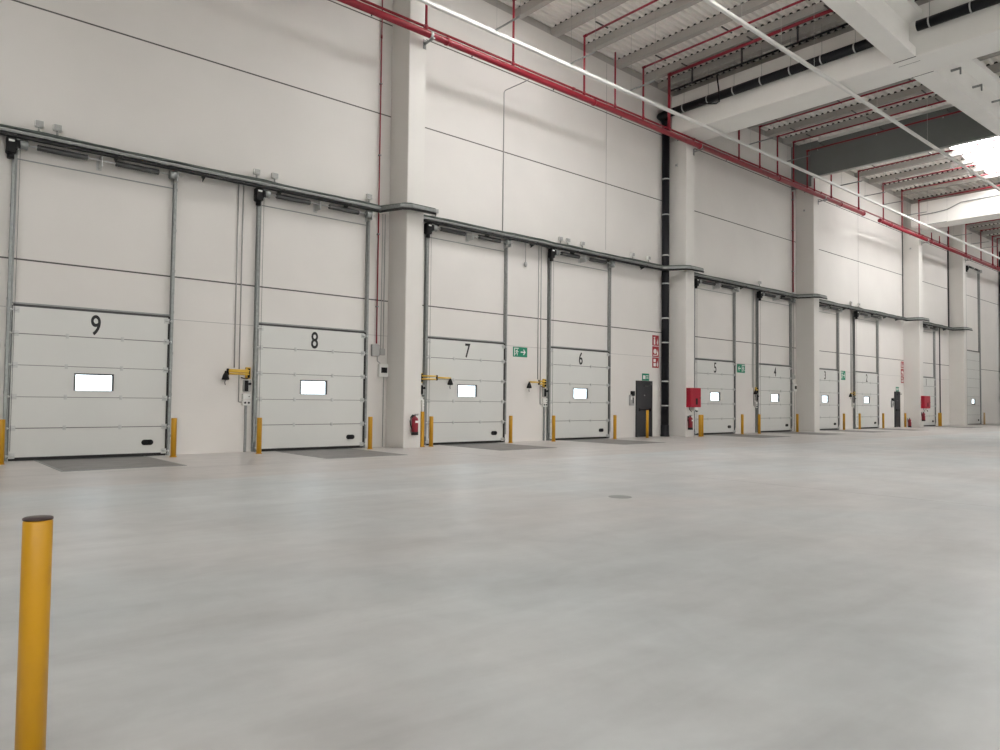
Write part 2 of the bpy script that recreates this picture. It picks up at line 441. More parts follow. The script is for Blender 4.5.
# ------------------------------------------------------------------ dock doors
def panel_mesh(z0, z1, hole):
    def fn(mb):
        a, b = -1.47, 1.47
        def slab(x0, x1, za, zb, bev=.006): mb.box(x0, x1, -.085, -.045, za, zb, bev)
        if not hole: slab(a, b, z0 + .004, z1 - .004)
        else:
            hx, ha, hb = .35, 1.41, 1.75
            mb.box(a, -hx, -.085, -.045, z0 + .004, z1 - .004); mb.box(hx, b, -.085, -.045, z0 + .004, z1 - .004)
            mb.box(-hx, hx, -.085, -.045, z0 + .004, ha); mb.box(-hx, hx, -.085, -.045, hb, z1 - .004)
    return fn
ZP = [.03, .645, 1.275, 1.905, 2.535, 3.08]
def dock_door(num, c, idx):
    lab = ('white sectional dock door numbered %s with a small bright window' % num) if num else 'farthest white dock door, past the last wall column, with no number showing'
    d = thing('door_%d' % (idx + 1), lab, 'dock door', (c, 0, 0), 'sectional dock doors', 'structure')
    for i in range(5):
        cpart(('panel', i), 'door_panel', 'panel', d, panel_mesh(ZP[i], ZP[i + 1], i == 2))
    # end caps + section gaps: dark backing strip in the joints
    def gaps(mb):
        for z in ZP[1:5]: mb.box(-1.47, 1.47, -.0795, -.05, z - .009, z + .009)
    cpart('gaps', 'section_joint', 'slot', d, gaps)
    def wf(mb):
        for (x0, x1, za, zb) in ((-.375, .375, 1.42, 1.415), (-.375, .375, 1.745, 1.775), (-.375, -.345, 1.415, 1.745), (.345, .375, 1.415, 1.745)):
            mb.box(x0, x1, -.10, -.03, za, zb, .004)
    w = cpart('wframe', 'window_frame', 'steel_dark', d, wf)
    cpart('wpane', 'window_pane', 'glass', w, lambda mb: mb.box(-.345, .345, -.068, -.060, 1.415, 1.745))
    for z in ZP[1:5]:
        for xx in (-.52, .52):
            def hg(mb): mb.box(-.03, .03, -.095, -.085, -.05, .05, .003); mb.cyl((-.03, -.098, 0), (.03, -.098, 0), .010, n=8)
            cpart('hinge', 'hinge', 'steel_light', d, hg, (xx, 0, z))
    for z in [.10] + ZP[1:5] + [3.0]:
        for sx in (-1, 1):
            def rb(mb):
                mb.box(-.055, .055, -.105, -.085, -.055, .055, .003); mb.cyl((-.04, -.115, 0), (.10, -.115, 0), .013, n=8); mb.cyl((.07, -.115, 0), (.10, -.115, 0), .026, n=10)
            cpart('rb', 'roller_bracket', 'steel_light', d, rb, (sx * 1.42, 0, z), (0, 0, 0) if sx > 0 else None) if sx > 0 else cpart('rbl', 'roller_bracket', 'steel_light', d, lambda mb: (mb.box(-.055, .055, -.105, -.085, -.055, .055, .003), mb.cyl((-.10, -.115, 0), (.04, -.115, 0), .013, n=8), mb.cyl((-.10, -.115, 0), (-.07, -.115, 0), .026, n=10)), (sx * 1.42, 0, z))
    if num:
        me = text_mesh(num, .43, .70); me.materials.append(M['digit'])
        o = put('door_number', me, d, (0, -.0875, 2.585)); o['label'] = 'black stencilled %s' % num
    def hd(mb):
        mb.lathe([(.0, -.022), (.055, -.022), (.062, -.012), (.062, 0)], (-.06, -.086, 0), 16, 'y'); mb.lathe([(.0, -.022), (.055, -.022), (.062, -.012), (.062, 0)], (.06, -.086, 0), 16, 'y')
        mb.box(-.06, .06, -.108, -.086, -.06, .06, .008)
    cpart('handle', 'lift_handle', 'black', d, hd, (1.08, 0, .30))
    cpart('bseal', 'bottom_seal', 'rubber', d, lambda mb: mb.box(-1.47, 1.47, -.092, -.04, 0.0, .075, .008))
    cpart('tseal', 'top_seal', 'steel_dark', d, lambda mb: (mb.box(-1.47, 1.47, -.075, -.045, 3.08, 3.125), ))
    cpart('tstrip', 'top_profile', 'steel', d, lambda mb: mb.box(-1.49, 1.49, -.10, -.045, 3.125, 3.155, .004))
    for sx in (-1, 1):
        def rail(mb, sx=sx):
            x0, x1 = (1.49, 1.57) if sx > 0 else (-1.57, -1.49)
            mb.box(min(x0, x1), max(x0, x1), -.032, 0, 0.0, 6.30)                                  # wall angle
            xi = 1.49 if sx > 0 else -1.51
            mb.box(xi, xi + .02, -.115, -.03, 0.0, 6.30)                                             # standing leg
            xt = 1.50 if sx > 0 else -1.57
            mb.box(xt, xt + .05, -.12, -.105, 0.25, 6.25)                                           # track lip
            for k in range(7): mb.box(min(x0, x1) - .01, max(x0, x1) + .01, -.045, -.03, .4 + k * .93, .46 + k * .93)   # fixing clips
        cpart(('rail', sx), 'guide_rail', 'steel', d, rail)
        cpart(('sseal', sx), 'side_seal', 'rubber', d, (lambda mb: mb.box(1.445, 1.485, -.10, -.088, 0.05, 3.1)) if sx > 0 else (lambda mb: mb.box(-1.488, -1.472, -.05, -.01, 0.05, 3.1)))
    # lifting gear over the tracks
    cpart('shaft', 'spring_shaft', 'steel_light', d, lambda mb: mb.cyl((-1.62, -.24, 6.28), (1.62, -.24, 6.28), .016, n=10))
    for a, b in ((-1.18, -.28), (.25, 1.12)):
        def spr(mb, a=a, b=b):
            prof = []; n = 46
            pts = [(a + (b - a) * i / n, -.24, 6.28) for i in range(n + 1)]
            mb.tube(pts, [.064 if i % 2 else .055 for i in range(n + 1)], 12)
        cpart(('spring', a), 'torsion_spring', 'steel_dark', d, spr)
    for xx in (-1.50, -.02, 1.50):
        def pl(mb): mb.box(-.012, .012, -.32, 0, -.14, .10); mb.box(-.05, .05, -.02, 0, -.16, .12, .004); mb.cyl((-.02, -.24, 0), (.02, -.24, 0), .045, n=12)
        cpart('bplate', 'bearing_plate', 'steel_light', d, pl, (xx, 0, 6.28))
    for xx in (-1.41, 1.41):
        def dr(mb): mb.tube([(-.07, -.24, 6.28), (-.06, -.24, 6.28), (.0, -.24, 6.28), (.06, -.24, 6.28), (.07, -.24, 6.28)], [.085, .10, .085, .10, .085], 16)
        cpart('drum', 'cable_drum', 'steel', d, dr, (xx, 0, 0))
        cpart('cabl', 'lift_cable', 'steel_dark', d, lambda mb: mb.cyl((0, -.17, .2), (0, -.17, 6.25), .004, n=6), (xx + (.045 if xx > 0 else -.045), 0, 0))
    def mot(mb):
        mb.box(-.085, .085, -.33, -.13, -.26, .06, .02); mb.cyl((0, -.235, -.26), (0, -.235, -.36), .06, n=14); mb.box(.08, .15, -.33, -.17, -.16, .02, .01)
    mo = cpart('motor', 'door_motor', 'black', d, mot, (-1.62, 0, 6.32))
    cpart('motlab', 'rating_plate', 'white', mo, lambda mb: mb.box(-.05, .05, -.336, -.33, -.04, .0))
    cpart('hdr', 'header_angle', 'steel', d, lambda mb: mb.box(-1.49, 1.49, -.02, 0, 6.03, 6.05))
    return d
for i, (n, c) in enumerate(DOORS): dock_door(n, c, i) if n else None
# the farthest door is taller: same leaf, longer tracks
d = thing('door_10', 'farthest white dock door, past the last column, with tall lift tracks', 'dock door', (60.1 * .995, 0, 0), 'sectional dock doors', 'structure')
for i in range(8):
    mbp = MB(); z0 = .03 + i * .65; hole = i == 2
    if not hole: mbp.box(-1.47, 1.47, -.085, -.045, z0 + .006, z0 + .644, .006)
    else:
        for (xa, xb, za, zb) in ((-1.47, -.35, z0 + .006, z0 + .644), (.35, 1.47, z0 + .006, z0 + .644), (-.35, .35, z0 + .006, 1.49), (-.35, .35, 1.80, z0 + .644)): mbp.box(xa, xb, -.085, -.045, za, zb)
    mbp.build('door_panel', 'panel', d)
    if i: MB().box(-1.47, 1.47, -.079, -.05, z0 - .008, z0 + .008).build('section_joint', 'slot', d)
mb = MB()
for (xa, xb, za, zb) in ((-.38, .38, 1.41, 1.49), (-.38, .38, 1.80, 1.83), (-.38, -.35, 1.49, 1.80), (.35, .38, 1.49, 1.80)): mb.box(xa, xb, -.10, -.03, za, zb)
w = mb.build('window_frame', 'steel_dark', d); MB().box(-.35, .35, -.068, -.06, 1.49, 1.80).build('window_pane', 'glass', w)
MB().box(-1.47, 1.47, -.09, -.04, 0, .05, .008).build('bottom_seal', 'rubber', d)
MB().box(-1.49, 1.49, -.10, -.045, 5.23, 5.30).build('top_seal', 'steel_dark', d)
cpart('handle', 'lift_handle', 'black', d, None, (1.08, 0, .30))
for sx in (-1, 1):
    xa = 1.49 if sx > 0 else -1.57
    MB().box(xa, xa + .09, -.15, 0, 0, 11.3).build('guide_rail', 'steel', d)
MB().cyl((-1.62, -.24, 11.2), (1.62, -.24, 11.2), .018, n=10).build('spring_shaft', 'steel_light', d)
for a, b in ((-1.15, -.2), (.2, 1.15)): MB().cyl((a, -.24, 11.2), (b, -.24, 11.2), .07, n=12).build('torsion_spring', 'steel_dark', d)
for xx in (-1.46, 1.46): cpart('bplate', 'bearing_plate', 'steel_light', d, None, (xx, 0, 11.2))
mo = cpart('motor', 'door_motor', 'black', d, None, (-1.62, 0, 11.14))

# dock levelers set into the floor
for n, c in DOORS:
    lab = ('dark steel dock leveler plate in the floor before door %s' % n) if n else 'dark steel dock leveler plate before the farthest dock door'
    t = thing('dock_leveler', lab, 'dock leveler', (c, 0, 0), 'dock levelers')
    cpart('lev', 'deck_plate', 'plate', t, lambda mb: mb.box(-1.0, 1.0, -2.85, -.42, 0, .006))
    cpart('levlip', 'hinged_lip', 'steel_dark', t, lambda mb: mb.box(-.98, .98, -.42, -.10, 0, .005))
    cpart('levfr', 'edge_frame', 'steel', t, lambda mb: (mb.box(-1.04, -1.0, -2.89, -.1, 0, .007), mb.box(1.0, 1.04, -2.89, -.1, 0, .007), mb.box(-1.0, 1.0, -2.89, -2.85, 0, .007)))

# ------------------------------------------------------------------ bollards
def bollard(x, y, lab, h=.84, r=.058, mat='yellow', group='yellow bollards along the dock wall', ax='cap'):
    t = thing('bollard', lab, 'bollard', (x, y, 0), group)
    cpart(('bol', h, r, mat), 'post', mat, t, lambda mb: mb.lathe([(r, 0), (r, h - .012), (r - .004, h - .004)], n=28))
    cpart(('bolcap', h, r, ax), 'cap', ax, t, lambda mb: mb.lathe([(r + .001, h - .005), (r + .001, h + .001), (r - .004, h + .004), (0.012, h + .005)], n=28), label='thin dark top cap' if ax == 'cap' else None)
    if group: cpart(('bolbase', r), 'base_collar', mat, t, lambda mb: mb.lathe([(r + .018, 0), (r + .018, .006), (r + .002, .02)], n=28))
    return t
bollard(.446, -14.338, 'large yellow bollard standing alone in the foreground on the open floor', .88, .0450, group=None)
for x, y, lab in [(1.88, -.80, 'yellow bollard at the left edge of door 9'), (5.03, -.66, 'yellow bollard at the right edge of door 9'),
                  (6.93, -.72, 'yellow bollard at the left edge of door 8'), (9.97, -.64, 'yellow bollard at the right edge of door 8'),
                  (11.95, -.62, 'yellow bollard at the left edge of door 7, right of the taller post'), (15.10, -.45, 'yellow bollard at the right edge of door 7'),
                  (16.87, -.57, 'yellow bollard at the left edge of door 6'), (19.96, -.55, 'yellow bollard at the right edge of door 6'),
                  (24.55, -.98, 'yellow bollard below the hose cabinet, left of its twin'), (24.84, -.88, 'yellow bollard at the left edge of door 5, right of its twin'),
                  (28.17, -.66, 'yellow bollard at the right edge of door 5'), (29.45, -.72, 'yellow bollard at the left edge of door 4'),
                  (33.05, -.63, 'yellow bollard at the right edge of door 4'),
                  (38.45, -.42, 'yellow bollard at the right edge of door 3'), (40.35, -.42, 'yellow bollard at the left edge of door 2'),
                  (43.45, -.42, 'yellow bollard at the right edge of door 2'), (46.98, -.30, 'yellow bollard beside the second grey personnel door'),
                  (52.15, -.45, 'yellow bollard at the right edge of door 1, left of its twin'), (52.6, -.40, 'yellow bollard past the right edge of door 1, right of its twin')]:
    bollard(x * .994, y, lab, mat='yellow', ax='yellow')
bollard(60.9, -.45, 'ochre bollard at the right edge of the farthest dock door', mat='wood', ax='wood')
bollard(21.58, -.62, 'yellow bollard with dark red top before the first grey personnel door', h=1.02, r=.05, ax='cab')
# tall yellow cable guard beside column A
t = thing('cable_guard', 'tall narrow yellow cable guard at the column beside door 7', 'cable guard', (11.56, -.62, 0))
MB().box(-.05, .05, -.05, .05, 0, .98, .01).build('guard_cover', 'yellow', t)
MB().box(-.03, .03, -.045, .045, .98, 1.30, .008).build('conduit_cover', 'white', t)
MB().box(-.07, .07, -.07, .07, 0, .02, .004).build('base_plate', 'yellow', t)

# ------------------------------------------------------------------ cable trays along the wall
def tray(x0, x1, lab, wrap_col=None):
    """tray against the wall from x0 to x1; wraps a column at the right end when given"""
    z = 6.44; t = thing('cable_tray', lab, 'cable tray', (x0, -.004, z), 'cable trays over the doors')
    def P(y): return y
    segs = [(0, -.36, x1 - x0, -.06)]
    mb = MB(); L = x1 - x0
    mb.box(0, L, -.36, -.08, 0, .012); mb.box(0, L, -.36, -.348, 0, .075); mb.box(0, L, -.092, -.08, 0, .085)
    mb.build('tray_channel', 'steel', t)
    MB().box(0, L, -.3625, -.36, .026, .042).build('slot_row', 'slot', t)
    cb = MB()
    for i, (yy, zz, r) in enumerate(((-.31, .035, .022), (-.26, .032, .02), (-.21, .036, .024), (-.15, .03, .018), (-.325, .098, .017), (-.29, .125, .02), (-.2, .135, .02), (-.12, .15, .02))):
        nk = int(L * 1.6); am = .03 if zz > .09 else .006; pts = [(L * k / nk, yy + random.uniform(-.008, .008), zz + random.uniform(-.006, am)) for k in range(nk + 1)]
        cb.tube(pts, r, 6)
    cb.build('cable_bundle', 'cable', t)
    n = max(2, int(L / 1.7))
    for k in range(n):
        xx = (k + .5) * L / n
        cpart('trbr', 'wall_bracket', 'steel_dark', t, lambda mb: (mb.box(-.02, .02, -.38, 0, -.035, 0), mb.box(-.02, .02, -.02, 0, -.035, .22), mb.prism_x([(-.03, -.035), (-.25, -.035), (-.03, -.12)], -.006, .006)), (xx, 0, 0))
    # black round bar standing in for the shade line under the channel
    MB().tube([(0, -.335, -.045), (L, -.335, -.045)], .038, 8).build('under_shade', 'rubber', t)
    MB().tube([(0, -.04, .18), (L, -.04, .18)], .022, 8).build('wall_conduit', 'steel', t)
    if wrap_col is not None:
        a = wrap_col - CW / 2 - x0 - .008; b = wrap_col + CW / 2 - x0; f = -CD - .006
        for nm, m_, za, zb, ins in (('wrap_channel', 'steel', 0.0, .085, 0),):
            w = MB()
            w.hexa([(L, -.36, za), (L, -.08, za), (a, f - .0, za), (a - .28, f - .1, za), (L, -.36, zb), (L, -.08, zb), (a, f, zb), (a - .28, f - .1, zb)])
            w.hexa([(a - .28, f - .1, za), (a, f, za), (a, f, za), (a, f - .28, za), (a - .28, f - .1, zb), (a, f, zb), (a, f, zb), (a, f - .28, zb)])
            w.box(a, b + .2, f - .28, f, za, zb)
            w.build(nm, m_, t)
        MB().tube([(L - .3, -.34, -.04), (L, -.34, -.04), (a - .22, f - .12, -.04), (a, f - .27, -.04), (b + .2, f - .27, -.04)], .034, 8).build('under_shade', 'rubber', t)  # the same shade bar carried around the column
        for dz, yy in ((.10, 0), (.125, .07), (.105, .13)):
            MB().tube([(L - .3, -.3 + yy, dz), (L, -.3 + yy, dz), (a - .16 + yy * .6, f - .12 + yy * .4, dz), (a, f - .24 + yy, dz), (b + .2, f - .24 + yy, dz)], .018, 8).build('wrap_cable', 'cable', t)
    return t
tray(-.8, 10.3, 'galvanised cable tray over doors 9 and 8, bending around the column', 11.05)
tray(11.4, 22.85, 'galvanised cable tray over doors 7 and 6, bending around the column', 23.85)
tray(24.2, 33.5, 'galvanised cable tray over doors 5 and 4, bending around the column', 34.25)
tray(34.6, 46.9, 'galvanised cable tray over doors 3 and 2, bending around the column', 47.6)
tray(47.95, 54.9, 'galvanised cable tray over door 1, bending around the column', 55.45)
# small boxes standing on the trays
TB = [(2.4, 'left of the pair above door 9'), (2.72, 'right of the pair above door 9'), (6.92, 'left of the pair above door 8'), (7.38, 'right of the pair above door 8'),
      (10.05, 'beside the column between doors 8 and 7'), (12.27, 'above the left edge of door 7'), (17.46, 'left of the trio above door 6'), (17.82, 'middle of the trio above door 6'), (18.55, 'right of the trio above door 6'),
      (21.29, 'left of the pair above the first personnel door'), (22.25, 'right of the pair above the first personnel door'), (30.36, 'above the left edge of door 4'), (39.77, 'left of the pair above door 2'), (40.76, 'right of the pair above door 2')]
for x, w_ in TB:
    t = thing('junction_box', 'small grey box on the cable tray, ' + w_, 'junction box', (x, -.13, 6.71), 'junction boxes on the cable trays')
    cpart('jb', 'box_body', 'white', t, lambda mb: mb.box(-.08, .08, -.05, .05, .02, .16, .012))
    cpart('jbl', 'box_lid', 'grey', t, lambda mb: mb.box(-.068, .068, -.058, -.05, .032, .148, .004))
    cpart('jbg', 'cable_gland', 'grey', t, lambda mb: mb.cyl((0, 0, -.06), (0, 0, .02), .022, n=10))

# ------------------------------------------------------------------ dock lights and control stations
def dock_light(x, z, lab, mode):
    t = thing('dock_light', lab, 'dock light', (x, -.003, z), 'swing arm dock lights')
    MB().box(-.06, .06, -.05, 0, -.14, .14, .006).build('wall_plate', 'yellow_arm', t)
    MB().cyl((0, -.09, -.11), (0, -.09, .11), .03, n=12).build('pivot', 'black', t)
    if mode == 'folded':      # both arm sections folded along the wall to the left
        a = [(0, -.10), (-.52, -.12)]; b = [(-.52, -.20), (-.06, -.22)]; hd = (-.60, -.20)
    elif mode == 'out':       # swung out to the right along the door
        a = [(-.02, -.12), (.42, -.24)]; b = [(.42, -.24), (.92, -.22)]; hd = (.92, -.22)
    elif mode == 'half':
        a = [(0, -.10), (-.35, -.14)]; b = [(-.35, -.14), (-.80, -.20)]; hd = (-.84, -.2)
    else:
        a = [(0, -.10), (-.30, -.28)]; b = [(-.30, -.28), (-.72, -.42)]; hd = (-.76, -.43)
    MB().tube([(a[0][0], a[0][1], .06), (a[1][0], a[1][1], .06)], .022, 10).tube([(a[0][0], a[0][1], -.03), (a[1][0], a[1][1], -.03)], .022, 10).build('inner_arm', 'yellow_arm', t)
    MB().tube([(b[0][0], b[0][1], .02), (b[1][0], b[1][1], .02)], .026, 10).build('outer_arm', 'yellow_arm', t)
    MB().cyl((a[1][0], a[1][1], -.06), (a[1][0], a[1][1], .09), .028, n=10).build('elbow', 'black', t)
    h = MB(); h.lathe([(.03, .02), (.06, -.04), (.085, -.12), (.08, -.15), (.02, -.155)], (hd[0], hd[1], -.03), 16); h.cyl((hd[0], hd[1], -.02), (hd[0], hd[1], .03), .022, n=10)
    h.build('lamp_head', 'black', t)
    MB().tube([(hd[0], hd[1], -.18), (hd[0] - .02, hd[1] - .01, -.24), (hd[0], hd[1], -.30)], .008, 6).build('pull_handle', 'black', t)
    MB().tube([(.02, -.06, -.10), (-.03, -.07, -.135), (-.10, -.08, -.14), (-.18, -.07, -.11)], .012, 8).build('cable_loop', 'rubber', t)
    return t
dock_light(6.86, 1.90, 'yellow dock light folded against the wall between doors 9 and 8', 'folded')
dock_light(11.90, 1.93, 'yellow dock light swung out across the left of door 7', 'out')
dock_light(16.85, 1.90, 'yellow dock light pointing left between doors 7 and 6', 'half')
dock_light(30.22, 1.90, 'yellow dock light folded between doors 5 and 4', 'toward')
dock_light(40.35, 1.90, 'yellow dock light folded between doors 3 and 2', 'half')

def control(x, lab, two=True):
    t = thing('door_control', lab, 'control station', (x, -.003, 0), 'door control stations')
    cpart('cb', 'control_box', 'grey', t, lambda mb: mb.box(-.085, .085, -.10, 0, 1.45, 1.73, .01))
    cpart('cbf', 'control_face', 'black', t, lambda mb: (mb.box(-.075, .02, -.108, -.10, 1.46, 1.72, .004), mb.cyl((.05, -.10, 1.64), (.05, -.135, 1.64), .032, n=14)), label='black face with a round switch')
    cpart('cbw', 'button_box', 'white', t, lambda mb: (mb.box(-.10, .10, -.08, 0, 1.27, 1.40, .008), mb.box(-.10, .10, -.08, 0, 1.12, 1.25, .008)))
    for bx in (-.045, .045): cpart('btn', 'push_button', 'black', t, lambda mb: mb.cyl((0, -.08, 1.185), (0, -.10, 1.185), .024, n=12), (bx, 0, 0))
    cpart('btn2', 'indicator', 'black', t, lambda mb: mb.cyl((.05, -.08, 1.335), (.05, -.09, 1.335), .013, n=10))
    cpart('cbc', 'floor_conduit', 'steel', t, lambda mb: mb.box(-.025, .025, -.04, 0, 0, 1.12))
    cpart('cbu', 'riser_conduit', 'grey', t, lambda mb: (mb.tube([(-.30, -.018, 2.02), (-.30, -.018, 6.44)], .015, 8), mb.tube([(-.18, -.018, 1.20), (-.18, -.018, 6.44)], .015, 8), mb.tube([(-.18, -.018, 1.21), (-.10, -.018, 1.19)], .012, 8)))
    return t
for x, lab in [(6.83, 'control box, buttons and conduits at the left of door 8'), (11.92, 'control box, buttons and conduits at the left of door 7'), (16.86, 'control box, buttons and conduits at the left of door 6'),
               (30.22, 'control box, buttons and conduits at the left of door 4'), (40.28, 'control box, buttons and conduits at the left of door 2')]:
    control(x, lab)

# electrical boxes right of door 8 and door 4
def elec(x, lab):
    t = thing('temperature_panel', lab, 'control panel', (x, -.003, 0), 'wall panels with dark screens')
    cpart('el1', 'panel_case', 'white', t, lambda mb: mb.box(-.14, .14, -.12, 0, 1.92, 2.28, .012))
    cpart('el2', 'screen', 'black', t, lambda mb: mb.box(-.09, .10, -.126, -.12, 2.03, 2.18, .004))
    cpart('el3', 'junction_box', 'grey', t, lambda mb: (mb.box(-.36, -.13, -.10, 0, 2.48, 2.80, .01), mb.box(-.11, .06, -.08, 0, 2.52, 2.70, .01)))
    cpart('el4', 'conduit', 'grey', t, lambda mb: (mb.tube([(-.16, -.02, 2.48), (-.16, -.02, 2.36), (-.05, -.02, 2.28)], .014, 8), mb.tube([(.02, -.02, 2.70), (.02, -.02, 6.44)], .014, 8), mb.tube([(-.06, -.02, 2.70), (-.06, -.02, 6.44)], .010, 8), mb.tube([(.05, -.02, 0), (.05, -.02, 1.92)], .014, 8)))
elec(10.62, 'white panel with dark screen on the wall right of door 8')
elec(33.70, 'white panel with dark screen on the wall right of door 4')

# ------------------------------------------------------------------ personnel doors
for i, (c, hw) in enumerate(zip(PDOORS, (.41, .30))):
    nth = 'first' if i == 0 else 'second'
    d = thing('door_%d' % (11 + i), 'dark grey personnel door %s' % ('right of dock door 6' if i == 0 else 'right of dock door 2'), 'door', (c, 0, 0), None, 'structure')
    MB().box(-hw, hw, -.055, -.012, .012, 2.06, .004).build('door_leaf', 'dark_door', d)
    MB().box(-hw - .06, -hw, -.07, 0, 0, 2.12, .004).box(hw, hw + .06, -.07, 0, 0, 2.12, .004).box(-hw, hw, -.07, 0, 2.06, 2.12, .004).build('door_frame', 'dark_door', d)
    MB().box(-hw + .06, hw - .06, -.10, -.085, 1.00, 1.05, .004).box(-hw + .06, -hw + .11, -.10, -.055, .97, 1.08, .004).box(hw - .11, hw - .06, -.10, -.055, .97, 1.08, .004).build('push_bar', 'black', d)
    MB().box(-.05, .18, -.10, -.055, 1.90, 1.97, .006).tube([(.05, -.10, 1.94), (.2, -.22, 1.96), (.36, -.08, 2.04)], .009, 6).build('door_closer', 'steel_dark', d)
    MB().box(-.02, .02, -.06, -.055, 1.55, 1.59).build('door_plate', 'grey', d)
    # access panel left of it
    t = thing('access_panel', 'white access panel with dark head left of the %s grey personnel door' % nth, 'access panel', (c - .74, 0, 1.18), 'access panels')
    MB().box(-.13, .10, -.08, 0, 0, .40, .01).build('panel_body', 'grey', t)
    MB().box(-.04, .12, -.10, 0, .36, .54, .01).build('panel_head', 'black', t)
    MB().box(.0, .05, -.095, -.08, .08, .30, .008).build('handset', 'black', t)
    MB().box(-.10, -.03, -.088, -.08, .22, .34, .003).build('label_plate', 'white', t)
    # small green exit sign above
    t = thing('exit_sign', 'small green exit sign above the %s grey personnel door' % nth, 'sign', (c + .12, 0, 2.13), 'green exit signs')
    sgn = MB(); sgn.box(-.21, .21, -.012, 0, 0, .27); sgn.build('sign_plate', 'green', t)
    MB().box(-.16, -.02, -.015, -.012, .06, .20).box(.03, .17, -.015, -.012, .17, .20).box(.03, .17, -.015, -.012, .09, .12).build('pictogram', 'white', t)

# ------------------------------------------------------------------ signs
def runner(mb, ox, oz, s, y):
    """a running figure, heading +x for s>0"""
    k = abs(s); f = 1 if s > 0 else -1
    def P(pts): mb.prism([(ox + f * x * k, oz + z * k) for x, z in pts], y - .003, y)
    import math as m
    P([(.10 + .055 * m.cos(a * PI / 5), .86 + .055 * m.sin(a * PI / 5)) for a in range(10)])
    P([(-.06, .50), (.06, .48), (.14, .76), (.02, .78)])
    P([(.02, .77), (-.16, .70), (-.22, .56), (-.17, .54), (-.11, .65), (.03, .70)])
    P([(.12, .75), (.22, .60), (.34, .62), (.34, .57), (.19, .53), (.09, .66)])
    P([(-.06, .52), (.02, .52), (-.08, .28), (-.30, .22), (-.31, .28), (-.13, .34)])
    P([(.0, .50), (.07, .50), (.19, .36), (.12, .08), (.05, .08), (.10, .33)])
def exit_sign(x, z, w, h, lab, right=True):
    t = thing('exit_sign', lab, 'sign', (x, 0, z), 'green exit signs')
    MB().box(-w / 2, w / 2, -.012, 0, 0, h, .002).build('sign_plate', 'green', t)
    s = 1 if right else -1
    a = MB(); hw = h * .28; cx = s * w * .2; L = w * .17; cz = h / 2
    a.prism([(cx - s * L, cz - h * .055), (cx - s * L, cz + h * .055), (cx + s * L * .4, cz + h * .055), (cx + s * L * .05, cz + hw), (cx + s * L * .35, cz + hw), (cx + s * L, cz), (cx + s * L * .35, cz - hw), (cx + s * L * .05, cz - hw), (cx + s * L * .4, cz - h * .055)], -.015, -.012)
    a.build('arrow', 'white', t)
    r = MB(); px = -s * w * .27
    dw = h * .30
    r.prism([(px - dw, h * .1), (px - dw, h * .9), (px + dw, h * .9), (px + dw, h * .82), (px - dw * .72, h * .82), (px - dw * .72, h * .1)], -.015, -.012)
    runner(r, px + dw * .1, h * .06, h * .80 * s, -.012)
    r.build('running_figure', 'white', t)
exit_sign(15.78, 2.72, .62, .32, 'green exit sign with running figure and right arrow between doors 7 and 6')
exit_sign(29.0, 2.66, .64, .38, 'green exit sign with left arrow between doors 5 and 4', False)
exit_sign(39.1, 2.62, .50, .48, 'green exit sign with arrow between doors 3 and 2')
def fire_sign(x, z, kind, lab, s=.40):
    t = thing('fire_sign', lab, 'sign', (x, 0, z), 'red fire signs')
    MB().box(-s / 2, s / 2, -.012, 0, 0, s, .002).build('sign_plate', 'red_sign', t)
    p = MB(); y0, y1 = -.015, -.012; k = s
    def fl(cx):
        p.prism([(cx + a * k, b * k) for a, b in ((-.05, .12), (-.10, .3), (-.06, .5), (-.03, .42), (0, .72), (.06, .5), (.09, .55), (.11, .3), (.06, .12))], y0, y1)
    if kind == 'extinguisher':
        p.prism([(-.36 * k + a * k, b * k) for a, b in ((.06, .10), (.06, .58), (.12, .66), (.12, .74), (.02, .74), (.02, .80), (.26, .86), (.26, .74), (.22, .74), (.22, .66), (.28, .58), (.28, .10))], y0, y1); fl(.26 * k)
    elif kind == 'hose':
        p.prism([(-.10 * k + .24 * k * math.cos(a * PI / 10), .52 * k + .24 * k * math.sin(a * PI / 10)) for a in range(20)], y0, y1)
        p.box(-.40 * k, .16 * k, y0, y1, .10 * k, .18 * k); fl(.28 * k)
    else:
        p.box(-.34 * k, .02 * k, y0, y1, .56 * k, .86 * k); p.box(-.34 * k, .02 * k, y0, y1, .14 * k, .46 * k); fl(.26 * k)
    p.build('pictogram', 'white', t)
fire_sign(22.87, 3.50, 'extinguisher', 'red fire sign beside the black drainpipe, topmost of its column of three')
fire_sign(22.87, 3.07, 'hose', 'red fire sign beside the black drainpipe, middle of its column of three')
fire_sign(22.87, 2.64, 'button', 'red fire sign beside the black drainpipe, lowest of its column of three')
fire_sign(47.1, 3.55, 'extinguisher', 'red fire sign by the far personnel door, topmost of its column of three')
fire_sign(47.1, 3.10, 'hose', 'red fire sign by the far personnel door, middle of its column of three')
fire_sign(47.1, 2.65, 'button', 'red fire sign by the far personnel door, lowest of its column of three')

